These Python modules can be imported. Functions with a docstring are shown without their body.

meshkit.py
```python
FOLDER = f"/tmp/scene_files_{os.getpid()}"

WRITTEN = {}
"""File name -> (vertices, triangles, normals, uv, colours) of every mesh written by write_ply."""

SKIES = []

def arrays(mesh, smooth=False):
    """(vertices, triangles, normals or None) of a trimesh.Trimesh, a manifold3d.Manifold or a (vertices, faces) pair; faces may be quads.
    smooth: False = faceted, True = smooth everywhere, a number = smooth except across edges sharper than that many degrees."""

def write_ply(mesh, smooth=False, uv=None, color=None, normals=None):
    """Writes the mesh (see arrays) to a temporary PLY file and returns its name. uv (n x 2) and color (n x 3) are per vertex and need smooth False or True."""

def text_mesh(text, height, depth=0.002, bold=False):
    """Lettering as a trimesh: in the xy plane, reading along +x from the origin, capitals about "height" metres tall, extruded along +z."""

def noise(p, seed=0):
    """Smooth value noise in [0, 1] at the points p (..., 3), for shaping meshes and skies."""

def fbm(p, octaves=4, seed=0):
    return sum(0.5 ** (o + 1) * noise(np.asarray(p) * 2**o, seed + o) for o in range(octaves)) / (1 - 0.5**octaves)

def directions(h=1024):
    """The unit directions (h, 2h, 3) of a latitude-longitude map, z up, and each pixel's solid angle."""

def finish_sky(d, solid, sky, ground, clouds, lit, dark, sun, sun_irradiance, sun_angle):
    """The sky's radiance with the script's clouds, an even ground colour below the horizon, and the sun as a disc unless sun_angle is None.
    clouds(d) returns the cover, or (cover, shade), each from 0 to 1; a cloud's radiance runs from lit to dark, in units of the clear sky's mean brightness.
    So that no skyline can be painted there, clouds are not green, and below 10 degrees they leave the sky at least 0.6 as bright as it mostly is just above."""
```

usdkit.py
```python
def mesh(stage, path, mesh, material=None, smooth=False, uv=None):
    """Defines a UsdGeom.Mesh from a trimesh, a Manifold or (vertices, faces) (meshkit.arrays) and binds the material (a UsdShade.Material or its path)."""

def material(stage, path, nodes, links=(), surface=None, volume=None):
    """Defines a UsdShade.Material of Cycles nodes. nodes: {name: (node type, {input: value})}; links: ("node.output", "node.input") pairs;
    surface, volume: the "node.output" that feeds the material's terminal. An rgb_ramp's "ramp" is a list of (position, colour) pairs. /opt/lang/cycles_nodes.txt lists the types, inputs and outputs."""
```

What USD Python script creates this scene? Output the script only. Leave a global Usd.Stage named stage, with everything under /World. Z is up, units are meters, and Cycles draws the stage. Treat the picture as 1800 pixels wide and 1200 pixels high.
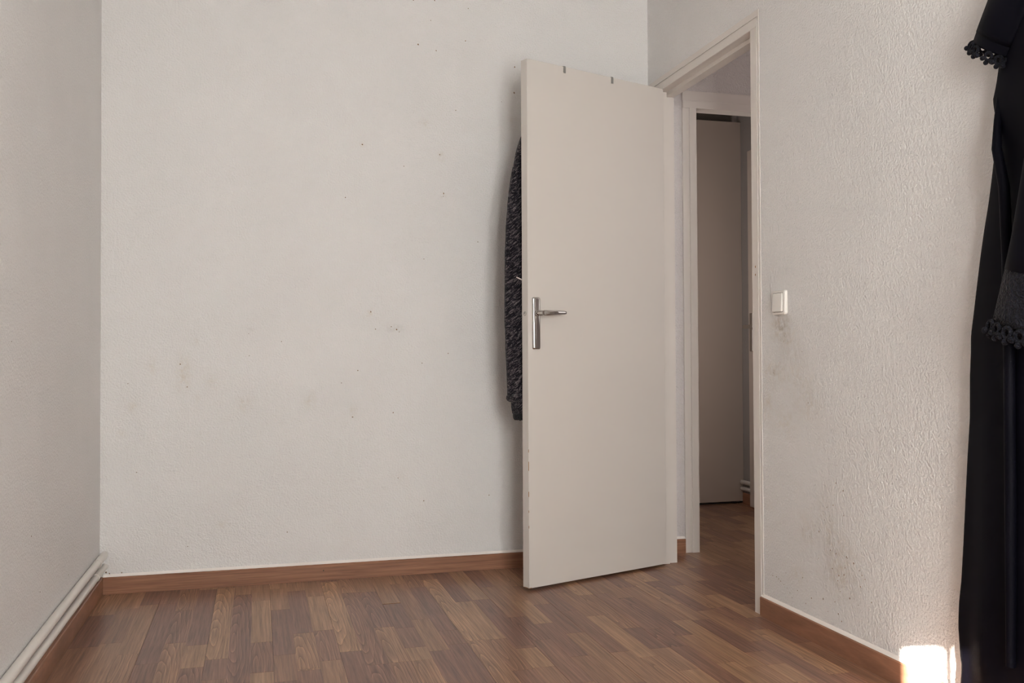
import math, random
import numpy as np, trimesh, usdkit, meshkit
from shapely.geometry import Polygon, box as sbox
from pxr import Usd, UsdGeom, UsdLux, UsdShade, Gf, Sdf, Vt

stage = Usd.Stage.CreateInMemory()
UsdGeom.SetStageUpAxis(stage, UsdGeom.Tokens.z)
UsdGeom.SetStageMetersPerUnit(stage, 1.0)
UsdGeom.Xform.Define(stage, '/World')
UsdGeom.Scope.Define(stage, '/World/Looks')
T = Sdf.ValueTypeNames

# ------------------------------------------------------------------ camera, sky, sun, window light, exposure
EXPOSURE = 0.72
KEY, KEY_COLOR = 11.6, (1.0, 0.975, 0.982)
SUN, SUN_COLOR = 2.6e5, (1.0, 0.93, 0.84)
SKY = 0.25

cam = UsdGeom.Camera.Define(stage, '/World/camera')
R, U, F = np.array([0.964799, -0.262930, -0.004419]), np.array([-0.000344, -0.018067, 0.999837]), np.array([0.262949, 0.964641, 0.017528])
U = U - R * (U @ R); U /= np.linalg.norm(U); F = -np.cross(R, U); F /= np.linalg.norm(F)
if F[1] < 0: F = -F
C = np.array([0.5786, -3.8586, 0.8930])
m = Gf.Matrix4d(*R, 0, *U, 0, *(-F), 0, *C, 1)
UsdGeom.Xformable(cam).AddTransformOp().Set(m)
cam.CreateHorizontalApertureAttr(36.0); cam.CreateVerticalApertureAttr(24.0)
cam.CreateFocalLengthAttr(36.0 * 1641.99 / 1800)
cam.CreateClippingRangeAttr(Gf.Vec2f(0.02, 200))
cam.CreateExposureAttr(EXPOSURE)

dome = UsdLux.DomeLight.Define(stage, '/World/sky_light')
dome.CreateIntensityAttr(SKY); dome.CreateColorAttr(Gf.Vec3f(1.0, 0.95, 0.92))

SUNDIR = np.array([1.0, 1.562, -0.494]); SUNDIR /= np.linalg.norm(SUNDIR)
sun = UsdLux.DistantLight.Define(stage, '/World/sun_light')
sun.CreateIntensityAttr(SUN); sun.CreateAngleAttr(0.53); sun.CreateColorAttr(Gf.Vec3f(*SUN_COLOR))
zax = -SUNDIR; xax = np.cross([0, 0, 1], zax); xax /= np.linalg.norm(xax); yax = np.cross(zax, xax)
UsdGeom.Xformable(sun).AddTransformOp().Set(Gf.Matrix4d(*xax, 0, *yax, 0, *zax, 0, 0, -8, 6, 1))

WX0, WX1, WZ0, WZ1 = 0.70, 1.66, 0.45, 2.12     # daylight window in the wall behind the camera
key = UsdLux.RectLight.Define(stage, '/World/window_daylight')
key.CreateWidthAttr(WX1 - WX0 - 0.1); key.CreateHeightAttr(WZ1 - WZ0 - 0.1)
key.CreateIntensityAttr(KEY); key.CreateColorAttr(Gf.Vec3f(*KEY_COLOR))
UsdGeom.Xformable(key).AddTransformOp().Set(Gf.Matrix4d(1, 0, 0, 0, 0, 0, 1, 0, 0, -1, 0, 0, (WX0 + WX1) / 2, -4.525, (WZ0 + WZ1) / 2, 1))

def side_light(path, w, h, inten, col, m):
    l = UsdLux.RectLight.Define(stage, path); l.CreateWidthAttr(w); l.CreateHeightAttr(h)
    l.CreateIntensityAttr(inten); l.CreateColorAttr(Gf.Vec3f(*col)); UsdGeom.Xformable(l).AddTransformOp().Set(Gf.Matrix4d(*m))
# added fill lights beyond the doorway, unseen: hallway end, hallway upwards, far room
side_light('/World/hallway_daylight', 0.86, 0.96, 0.03, (1.0, 0.95, 0.95), (0, 1, 0, 0, 0, 0, 1, 0, 1, 0, 0, 0, 3.955, -0.9, 1.6, 1))
side_light('/World/hallway_uplight', 0.30, 0.30, 6.0, (1.0, 0.94, 0.93), (1, 0, 0, 0, 0, -1, 0, 0, 0, 0, -1, 0, 3.62, -1.2, 2.205, 1))
side_light('/World/far_room_daylight', 0.52, 1.16, 0.62, (1.0, 0.93, 0.86), (0, -1, 0, 0, 0, 0, 1, 0, -1, 0, 0, 0, 2.345, 0.50, 1.30, 1))

# ------------------------------------------------------------------ helpers
W = 2.267          # right wall plane
REAR = -4.45       # wall behind the camera
CEIL = 2.62
rng = random.Random(7)
used = {}

def numbered(parent, name):
    k = used.get((parent, name), 0); used[(parent, name)] = k + 1
    return name if k == 0 else f'{name}_{k:03d}'

def setd(prim, **kw):
    for k, v in kw.items():
        if v is not None: prim.SetCustomDataByKey(k, v)

def thing(name, label=None, cat=None, loc=(0, 0, 0), rotz=0, kind=None, group=None):
    p = '/World/' + numbered('/World', name)
    x = UsdGeom.Xform.Define(stage, p)
    if any(loc): x.AddTranslateOp().Set(Gf.Vec3d(*loc))
    if rotz: x.AddRotateZOp().Set(rotz)
    setd(x.GetPrim(), label=label, category=cat, kind=kind, group=group)
    return p

def part(parent, name, mesh, mat, smooth=False, label=None, kind=None, loc=None, fade=None):
    p = parent + '/' + numbered(parent, name)
    g = usdkit.mesh(stage, p, mesh, mat, smooth=smooth)
    if loc is not None: UsdGeom.Xformable(g).AddTranslateOp().Set(Gf.Vec3d(*loc))
    if fade is not None:
        UsdGeom.PrimvarsAPI(g).CreatePrimvar('fade', T.FloatArray, 'vertex').Set(Vt.FloatArray.FromNumpy(np.asarray(fade, np.float32)))
    setd(g.GetPrim(), label=label, kind=kind)
    return p

def cat(*ms): return trimesh.util.concatenate([m for m in ms])

def bx(x0, x1, y0, y1, z0, z1):
    b = trimesh.creation.box([abs(x1 - x0), abs(y1 - y0), abs(z1 - z0)])
    b.apply_translation([(x0 + x1) / 2, (y0 + y1) / 2, (z0 + z1) / 2]); return b

def rbox(x0, x1, y0, y1, z0, z1, r=0.003, n=8):
    import manifold3d as mf
    s = mf.Manifold.sphere(r, n)
    pts = [s.translate([x, y, z]) for x in (x0 + r, x1 - r) for y in (y0 + r, y1 - r) for z in (z0 + r, z1 - r)]
    h = mf.Manifold.batch_hull(pts).to_mesh()
    return trimesh.Trimesh(h.vert_properties[:, :3], h.tri_verts, process=True)

def extr(poly, depth, axis='z'):
    """polygon in plane: axis z -> (x,y); axis x -> (y,z) extruded along +x; axis y -> (x,z) extruded along +y"""
    if not isinstance(poly, Polygon): poly = Polygon(poly)
    g = trimesh.creation.extrude_polygon(poly, depth, engine='earcut')
    v = g.vertices.copy()
    if axis == 'x': g.vertices = np.stack([v[:, 2], v[:, 0], v[:, 1]], 1)
    elif axis == 'y':
        g.vertices = np.stack([v[:, 0], v[:, 2], v[:, 1]], 1); g.invert()
    return g

def tube(path, radius, n=12, cap=True):
    P = np.asarray(path, float); k = len(P)
    rad = np.broadcast_to(np.asarray(radius, float), (k,))
    t = np.gradient(P, axis=0); t /= np.linalg.norm(t, axis=1, keepdims=True)
    ref = np.array([0, 0, 1.0]) if abs(t[0][2]) < 0.9 else np.array([1.0, 0, 0])
    vs = []
    a = np.cross(t[0], ref); a /= np.linalg.norm(a)
    for i in range(k):
        a = a - t[i] * (a @ t[i]); a /= np.linalg.norm(a); b = np.cross(t[i], a)
        th = np.linspace(0, 2 * np.pi, n, endpoint=False)
        vs.append(P[i] + rad[i] * (np.cos(th)[:, None] * a + np.sin(th)[:, None] * b))
    return loft(vs, cap)

def loft(rings, cap=True):
    k, n = len(rings), len(rings[0]); v = np.vstack(rings); f = []
    for i in range(k - 1):
        for j in range(n):
            a, b, c, d = i * n + j, i * n + (j + 1) % n, (i + 1) * n + (j + 1) % n, (i + 1) * n + j
            f += [[a, b, c], [a, c, d]]
    if cap:
        v = np.vstack([v, rings[0].mean(0), rings[-1].mean(0)]); c0, c1 = k * n, k * n + 1
        for j in range(n):
            f.append([c0, (j + 1) % n, j]); f.append([c1, (k - 1) * n + j, (k - 1) * n + (j + 1) % n])
    g = trimesh.Trimesh(v, np.array(f), process=False)
    if g.volume < 0: g.invert()
    return g

def cyl(p0, p1, r, n=20): return tube([p0, p1], r, n)

def torus(c, ax1, ax2, R_, r_, n=16, k=8):
    ax1, ax2 = np.asarray(ax1, float), np.asarray(ax2, float); ax3 = np.cross(ax1, ax2); c = np.asarray(c, float)
    v, f = [], []
    for i in range(n):
        a = 2 * np.pi * i / n; d = np.cos(a) * ax1 + np.sin(a) * ax2
        for j in range(k):
            b = 2 * np.pi * j / k; v.append(c + d * (R_ + r_ * np.cos(b)) + ax3 * r_ * np.sin(b))
    for i in range(n):
        for j in range(k):
            a, b_, c_, d_ = i * k + j, ((i + 1) % n) * k + j, ((i + 1) % n) * k + (j + 1) % k, i * k + (j + 1) % k
            f += [[a, b_, c_], [a, c_, d_]]
    return trimesh.Trimesh(v, f, process=False)

# ------------------------------------------------------------------ materials
def M(name, nodes, links, surface='p.BSDF'):
    return usdkit.material(stage, '/World/Looks/' + name, nodes, links, surface=surface)

def plaster(name, col, bump=1.0, dist=0.0038, scale=135.0, rough=0.62):
    c = np.array(col)
    return M(name, {
        'g': ('geometry', {}),
        'n': ('noise_texture', {'scale': scale, 'detail': 2.0, 'roughness': 0.55}),
        'n2': ('noise_texture', {'scale': scale * 0.33, 'detail': 1.0}),
        'add': ('math', {'math_type': 'multiply_add', 'value2': 0.5}),
        'tint': ('noise_texture', {'scale': 3.0, 'detail': 3.0}),
        'r': ('rgb_ramp', {'ramp': [(0.35, tuple(c * 0.985)), (0.65, tuple(np.minimum(c * 1.012, 1)))]}),
        'b': ('bump', {'strength': bump, 'distance': dist}),
        'p': ('principled_bsdf', {'roughness': rough, 'specular_ior_level': 0.35})},
        [('g.position', 'n.vector'), ('g.position', 'n2.vector'), ('n2.fac', 'add.value1'), ('n.fac', 'add.value3'),
         ('add.value', 'b.height'), ('b.normal', 'p.normal'), ('g.position', 'tint.vector'), ('tint.fac', 'r.fac'), ('r.color', 'p.base_color')])

def paint(name, col, rough=0.4, spec=0.5, bump=0.0, scale=60.0, dist=0.001):
    nodes = {'p': ('principled_bsdf', {'base_color': col, 'roughness': rough, 'specular_ior_level': spec})}
    links = []
    if bump:
        nodes |= {'g': ('geometry', {}), 'n': ('noise_texture', {'scale': scale, 'detail': 3.0}), 'b': ('bump', {'strength': bump, 'distance': dist})}
        links = [('g.position', 'n.vector'), ('n.fac', 'b.height'), ('b.normal', 'p.normal')]
    return M(name, nodes, links)

WALLC = (0.80, 0.774, 0.755)
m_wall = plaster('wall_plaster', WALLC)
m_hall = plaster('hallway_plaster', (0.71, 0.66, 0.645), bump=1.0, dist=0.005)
m_far_shaded = plaster('far_room_shaded_plaster', (0.40, 0.37, 0.355), bump=0.7, dist=0.003)  # shade put into the colour, for the far room's right wall
m_ceiling = plaster('ceiling_plaster', (0.84, 0.82, 0.79), bump=0.3)
m_door = paint('door_paint', (0.690, 0.637, 0.588), 0.42, 0.45, bump=0.12, scale=180, dist=0.0006)
m_frame = paint('frame_paint', (0.735, 0.675, 0.625), 0.38, 0.5, bump=0.15, scale=90, dist=0.0006)
m_cupboard = paint('cupboard_paint', (0.66, 0.575, 0.51), 0.5, 0.4)
m_caulk = paint('caulk', (0.86, 0.80, 0.75), 0.5)
m_pipe = paint('pipe_paint', (0.78, 0.73, 0.68), 0.4, 0.5, bump=0.25, scale=120, dist=0.001)
m_plastic = paint('switch_plastic', (0.84, 0.80, 0.75), 0.28, 0.5)
m_rocker = paint('switch_rocker_plastic', (0.83, 0.79, 0.74), 0.3, 0.5)
m_dark = paint('dark_gap', (0.03, 0.026, 0.024), 0.8)
m_chrome = M('chrome', {'p': ('principled_bsdf', {'base_color': (0.56, 0.54, 0.52), 'metallic': 1.0, 'roughness': 0.07})}, [])
m_steel = M('hook_steel', {'p': ('principled_bsdf', {'base_color': (0.42, 0.41, 0.39), 'metallic': 0.85, 'roughness': 0.45})}, [])
m_grille = paint('grille_metal', (0.36, 0.33, 0.29), 0.6)
m_glass = M('window_glass', {'f': ('fresnel', {'IOR': 1.45}), 't': ('transparent_bsdf', {'color': (0.96, 0.98, 0.97)}), 'g': ('glossy_bsdf', {'color': (1, 1, 1), 'roughness': 0.02}), 'm': ('mix_closure', {})},
            [('f.fac', 'm.fac'), ('t.BSDF', 'm.closure1'), ('g.BSDF', 'm.closure2')], surface='m.closure')

def stain_mat(name, col, scale=55.0, lo=0.38, hi=0.7):
    return M(name, {
        'a': ('attribute', {'attribute': 'fade'}), 'g': ('geometry', {}),
        'n': ('noise_texture', {'scale': scale, 'detail': 4.0, 'roughness': 0.6}),
        'r': ('map_range', {'from_min': lo, 'from_max': hi, 'to_min': 0.0, 'to_max': 1.0, 'clamp': True}),
        'x': ('math', {'math_type': 'multiply'}),
        'd': ('diffuse_bsdf', {'color': col}), 't': ('transparent_bsdf', {'color': (1, 1, 1)}), 'm': ('mix_closure', {})},
        [('g.position', 'n.vector'), ('n.fac', 'r.value'), ('r.result', 'x.value1'), ('a.fac', 'x.value2'), ('x.value', 'm.fac'),
         ('t.BSDF', 'm.closure1'), ('d.BSDF', 'm.closure2')], surface='m.closure')
m_stain = stain_mat('tea_coloured_stain', (0.54, 0.40, 0.23))
m_scuff = stain_mat('grey_scuff', (0.44, 0.40, 0.36))
m_speck = paint('brown_speck', (0.30, 0.21, 0.14), 0.7)
m_chip = paint('bare_wood_chip', (0.36, 0.19, 0.09), 0.7)

# laminate planks: tones light .. dark
TONES = [(0.350, 0.198, 0.113), (0.306, 0.166, 0.097), (0.266, 0.139, 0.084), (0.236, 0.120, 0.079), (0.214, 0.108, 0.075)]
def wood(name, col, cathedral, rough=0.28, axis='y', grain=1.0):
    c = np.array(col)
    sc = {'y': (150.0, 5.0, 30.0), 'x': (5.0, 30.0, 150.0), 'z': (150.0, 30.0, 5.0)}[axis]
    nodes = {
        'g': ('geometry', {}), 'o': ('object_info', {}),
        'cb': ('combine_xyz', {}), 'mr': ('math', {'math_type': 'multiply', 'value2': 41.0}), 'mr2': ('math', {'math_type': 'multiply', 'value2': 17.0}),
        'va': ('vector_math', {'math_type': 'add'}),
        'mp': ('mapping', {'scale': sc}),
        'n': ('noise_texture', {'scale': 1.0, 'detail': 4.0, 'roughness': 0.62, 'distortion': 0.3}),
        'mp2': ('mapping', {'scale': tuple(s * 0.22 for s in sc)}),
        'n2': ('noise_texture', {'scale': 1.0, 'detail': 3.0, 'distortion': 0.8}),
        'r': ('rgb_ramp', {'ramp': [(0.30, tuple(c * (1 - 0.32 * grain))), (0.5, tuple(c)), (0.70, tuple(c * (1 + 0.34 * grain)))]}),
        'r2': ('rgb_ramp', {'ramp': [(0.35, (0.86, 0.84, 0.83)), (0.65, (1.1, 1.1, 1.1))]}),
        'mx': ('mix', {'mix_type': 'multiply', 'fac': 1.0}),
        'b': ('bump', {'strength': 0.08, 'distance': 0.0006}),
        'p': ('principled_bsdf', {'roughness': rough, 'specular_ior_level': 0.36})}
    links = [('o.random', 'mr.value1'), ('o.random', 'mr2.value1'), ('mr.value', 'cb.x'), ('mr2.value', 'cb.y'), ('mr.value', 'cb.z'),
             ('g.position', 'va.vector1'), ('cb.vector', 'va.vector2'), ('va.vector', 'mp.vector'), ('mp.vector', 'n.vector'),
             ('va.vector', 'mp2.vector'), ('mp2.vector', 'n2.vector'), ('n.fac', 'r.fac'), ('n2.fac', 'r2.fac'),
             ('r.color', 'mx.color1'), ('r2.color', 'mx.color2'), ('n.fac', 'b.height'), ('b.normal', 'p.normal'), ('n.fac', 'b.height')]
    out = 'mx.color'
    if cathedral:
        nodes |= {'tc': ('texture_coordinate', {}), 'mo': ('math', {'math_type': 'multiply_add', 'value2': 0.36, 'value3': -0.18}), 'co': ('combine_xyz', {}),
                  'vo': ('vector_math', {'math_type': 'add'}), 'mp3': ('mapping', {'scale': (30.0, 2.4, 1.0)}),
                  'vr': ('vector_math', {'math_type': 'add'}), 'dn': ('noise_texture', {'scale': 0.8, 'detail': 2.0}), 'dv': ('vector_math', {'math_type': 'multiply', 'vector2': (1.1, 0.5, 0.0)}),
                  'da': ('vector_math', {'math_type': 'add'}),
                  'w': ('wave_texture', {'wave_type': 'rings', 'rings_direction': 'z', 'profile': 'saw', 'scale': 1.15, 'distortion': 0.35, 'detail': 2.0, 'detail_scale': 1.5}),
                  'r3': ('rgb_ramp', {'ramp': [(0.0, (0.72, 0.68, 0.65)), (0.3, (0.96, 0.95, 0.94)), (0.75, (1.06, 1.06, 1.05)), (1.0, (1.38, 1.38, 1.32))]}),
                  'mx2': ('mix', {'mix_type': 'multiply', 'fac': 1.0})}
        links += [('o.random', 'mo.value1'), ('mo.value', 'co.y'), ('tc.object', 'vo.vector1'), ('co.vector', 'vo.vector2'), ('vo.vector', 'mp3.vector'),
                  ('mp3.vector', 'vr.vector1'), ('cb.vector', 'vr.vector2'), ('vr.vector', 'dn.vector'), ('dn.color', 'dv.vector1'), ('mp3.vector', 'da.vector1'), ('dv.vector', 'da.vector2'), ('da.vector', 'w.vector'),
                  ('w.fac', 'r3.fac'), ('mx.color', 'mx2.color1'), ('r3.color', 'mx2.color2')]
        out = 'mx2.color'
    links.append((out, 'p.base_color'))
    return M(name, nodes, links)

m_plank = {(t, ca): wood(f'oak_laminate_{"figured" if ca else "straight"}_{t}', TONES[t], ca) for t in range(5) for ca in (0, 1)}
m_skirt = {a: wood(f'skirting_wood_along_{a}', (0.30, 0.145, 0.085), False, 0.4, a, 0.8) for a in 'xy'}

def knit(name, dark, light, scale=1.0):
    return M(name, {
        'tc': ('texture_coordinate', {}), 'mp0': ('mapping', {'rotation': (0, math.radians(42), 0)}), 'mp': ('mapping', {'scale': (42 * scale, 70 * scale, 190 * scale)}),
        'n': ('noise_texture', {'scale': 1.0, 'detail': 4.0, 'roughness': 0.7, 'distortion': 0.6}),
        'n2': ('noise_texture', {'scale': 500.0, 'detail': 2.0}),
        'sum': ('math', {'math_type': 'multiply_add', 'value2': 0.45}),
        'r': ('rgb_ramp', {'ramp': [(0.62, dark), (0.75, tuple(np.array(dark) * 2.0)), (0.82, light), (0.95, tuple(np.array(light) * 1.4))]}),
        'b': ('bump', {'strength': 0.9, 'distance': 0.004}),
        'p': ('principled_bsdf', {'roughness': 0.95, 'specular_ior_level': 0.1, 'sheen_weight': 0.15})},
        [('tc.object', 'mp0.vector'), ('mp0.vector', 'mp.vector'), ('mp.vector', 'n.vector'), ('tc.object', 'n2.vector'), ('n2.fac', 'sum.value1'), ('n.fac', 'sum.value3'), ('sum.value', 'r.fac'), ('r.color', 'p.base_color'),
         ('sum.value', 'b.height'), ('b.normal', 'p.normal')])
m_knit = knit('marled_dark_knit', (0.007, 0.006, 0.009), (0.125, 0.105, 0.108))
m_knit_cuff = knit('black_knit_edge', (0.008, 0.008, 0.009), (0.03, 0.03, 0.032))
m_dress = M('black_dress_cloth', {'g': ('geometry', {}), 'n': ('noise_texture', {'scale': 900.0, 'detail': 2.0}), 'b': ('bump', {'strength': 0.3, 'distance': 0.001}),
    'p': ('principled_bsdf', {'base_color': (0.0028, 0.0026, 0.0058), 'roughness': 0.6, 'specular_ior_level': 0.08, 'sheen_weight': 0.0})},
    [('g.position', 'n.vector'), ('n.fac', 'b.height'), ('b.normal', 'p.normal')])
m_lace = M('black_lace', {'g': ('geometry', {}), 'n': ('voronoi_texture', {'scale': 110.0, 'feature': 'distance_to_edge'}), 'w': ('noise_texture', {'scale': 35.0, 'detail': 3.0, 'distortion': 2.5}),
    'a': ('math', {'math_type': 'multiply_add', 'value2': 2.0}), 'b': ('bump', {'strength': 1.0, 'distance': 0.006}),
    'r': ('rgb_ramp', {'ramp': [(0.4, (0.004, 0.004, 0.008)), (0.75, (0.014, 0.014, 0.024))]}),
    'p': ('principled_bsdf', {'roughness': 0.6, 'specular_ior_level': 0.2, 'sheen_weight': 0.02})},
    [('g.position', 'n.vector'), ('g.position', 'w.vector'), ('w.fac', 'a.value1'), ('n.distance', 'a.value3'), ('a.value', 'b.height'), ('b.normal', 'p.normal'), ('w.fac', 'r.fac'), ('r.color', 'p.base_color')])

# ------------------------------------------------------------------ the shell
def disc_fan(n, kind, plane, cy, cz, ry, rz, seed, rings=4, off=0.0005):
    """soft-edged irregular blob on a wall. plane 'b' back wall (x,z), 'r' right wall (y,z), 'l' left wall (y,z)"""
    rr = random.Random(seed); v, fd, f = [(0, 0)], [1.0], []
    wob = [rr.uniform(0.8, 1.15) for _ in range(n)]
    for k in range(1, rings + 1):
        for j in range(n):
            a = 2 * math.pi * j / n; q = k / rings * wob[j]
            v.append((math.cos(a) * ry * q * 1.35, math.sin(a) * rz * q * 1.35)); fd.append((1 - k / rings) ** 1.3 * 1.0)
    for j in range(n): f.append([0, 1 + j, 1 + (j + 1) % n])
    for k in range(rings - 1):
        for j in range(n):
            a, b, c, d = 1 + k * n + j, 1 + k * n + (j + 1) % n, 1 + (k + 1) * n + (j + 1) % n, 1 + (k + 1) * n + j
            f += [[a, d, c], [a, c, b]]
    v = np.array(v)
    z0 = np.zeros(len(v))
    if plane == 'b': P = np.stack([v[:, 0], z0, v[:, 1]], 1)
    else: P = np.stack([z0, v[:, 0], v[:, 1]], 1)
    return trimesh.Trimesh(P, f, process=False), np.array(fd)

def stains(parent, plane, items, mat_of):
    for i, (a, z, ra, rz, op) in enumerate(items):
        g, fd = disc_fan(18, 's', plane, a, z, ra, rz, 100 + i)
        loc = (a, -0.0006, z) if plane == 'b' else (W - 0.0006, a, z)
        part(parent, 'stain', g, mat_of(i), fade=np.clip(fd * op, 0, 1), loc=loc)

def specks(parent, plane, items, px, mat=None):
    rr = random.Random(11); gs = []
    for a, z, s in items:
        r = px * s * 0.74; el = rr.uniform(0.8, 1.6); n = 8
        th = np.linspace(0, 2 * np.pi, n, endpoint=False); w = np.array([rr.uniform(0.7, 1.2) for _ in range(n)])
        u, vv = a + r * w * np.cos(th), z + r * el * w * np.sin(th)
        c = [[a, z]]
        for d in (0.0002, 0.0010):
            sc = 1.0 if d < 0.0005 else 0.7
            c += [[a + (x - a) * sc, z + (y - z) * sc] for x, y in zip(u, vv)]
        c = np.array(c); d = np.r_[0.0012, np.full(n, 0.0002), np.full(n, 0.0010)]
        P = np.stack([c[:, 0], -d, c[:, 1]], 1) if plane == 'b' else (np.stack([W - d, c[:, 0], c[:, 1]], 1) if plane == 'r' else np.stack([d, c[:, 0], c[:, 1]], 1))
        f = []
        for j in range(n):
            k = (j + 1) % n
            f += [[0, 1 + n + j, 1 + n + k], [1 + n + j, 1 + j, 1 + k], [1 + n + j, 1 + k, 1 + n + k]]
        gs.append(trimesh.Trimesh(P, f, process=False))
    g = cat(*gs); part(parent, 'paint_speck', g, mat or m_speck, kind='stuff')

BSP= [(0.022, 0.082, 2.2), (0.034, 0.0775, 1.5), (0.078, 0.0775, 1.8), (1.228, 2.208, 2), (1.23, 2.206, 1), (1.282, 2.314, 1.2), (1.305, 2.188, 1.5), (1.209, 2.394, 2), (1.299, 2.4, 2), (1.444, 2.38, 1.2), (1.431, 2.24, 2), (1.648, 2.145, 2), (1.645, 2.034, 2), (1.589, 1.991, 1), (1.388, 1.941, 1.4), (0.995, 1.774, 2.4), (1.319, 1.749, 1.5), (0.926, 1.552, 1.8), (1.167, 1.693, 1.2), (1.335, 1.586, 1.6), (1.333, 1.574, 1), (0.288, 0.874, 1.8), (0.314, 0.785, 1.5), (1.029, 1.085, 1.8), (1.113, 1.024, 1.5), (1.135, 1.012, 2), (1.146, 1.003, 1.3), (0.954, 0.654, 2.2), (1.12, 0.669, 1.8), (0.975, 0.844, 1.5), (0.909, 0.794, 1.2), (1.241, 0.873, 1.2), (1.352, 0.913, 1.3), (1.048, 1.014, 1.2), (0.547, 0.906, 1.2), (0.545, 0.994, 1.2), (0.846, 0.02, 1.5), (1.14, 0.399, 1.2), (1.247, 0.3, 1.4), (0.694, 0.2, 1.4), (0.317, 0.164, 1.2), (0.13, 0.459, 1.2), (1.527, 0.312, 1.4), (1.25, 1.308, 1.2), (1.482, 1.386, 1.3), (0.098, 0.801, 1.2), (0.672, 0.963, 1.2)]
BST= [(0.301, 0.84, 0.0337, 0.0755, 0.35), (0.182, 0.863, 0.0207, 0.0397, 0.2), (0.405, 0.806, 0.0299, 0.0313, 0.2), (0.347, 0.74, 0.0169, 0.02, 0.2), (0.113, 0.711, 0.0246, 0.0394, 0.25), (0.525, 0.703, 0.0304, 0.0316, 0.25), (0.53, 0.726, 0.0435, 0.018, 0.2), (1.13, 1.017, 0.0379, 0.0189, 0.45), (1.024, 1.085, 0.014, 0.0187, 0.4), (1.251, 1.881, 0.0217, 0.0144, 0.35), (0.998, 1.774, 0.0186, 0.0141, 0.3), (1.324, 1.744, 0.017, 0.0289, 0.25), (0.784, 0.726, 0.027, 0.0367, 0.3), (0.954, 0.679, 0.0184, 0.0279, 0.25), (0.345, 0.963, 0.017, 0.0178, 0.2), (0.551, 1.013, 0.0218, 0.0136, 0.25), (1.335, 1.574, 0.0195, 0.0192, 0.2), (0.078, 0.609, 0.0204, 0.0174, 0.25), (0.444, 0.246, 0.03, 0.0223, 0.2), (1.14, 0.399, 0.0331, 0.0235, 0.15), (1.635, 1.918, 0.0203, 0.0148, 0.25)]
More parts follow.
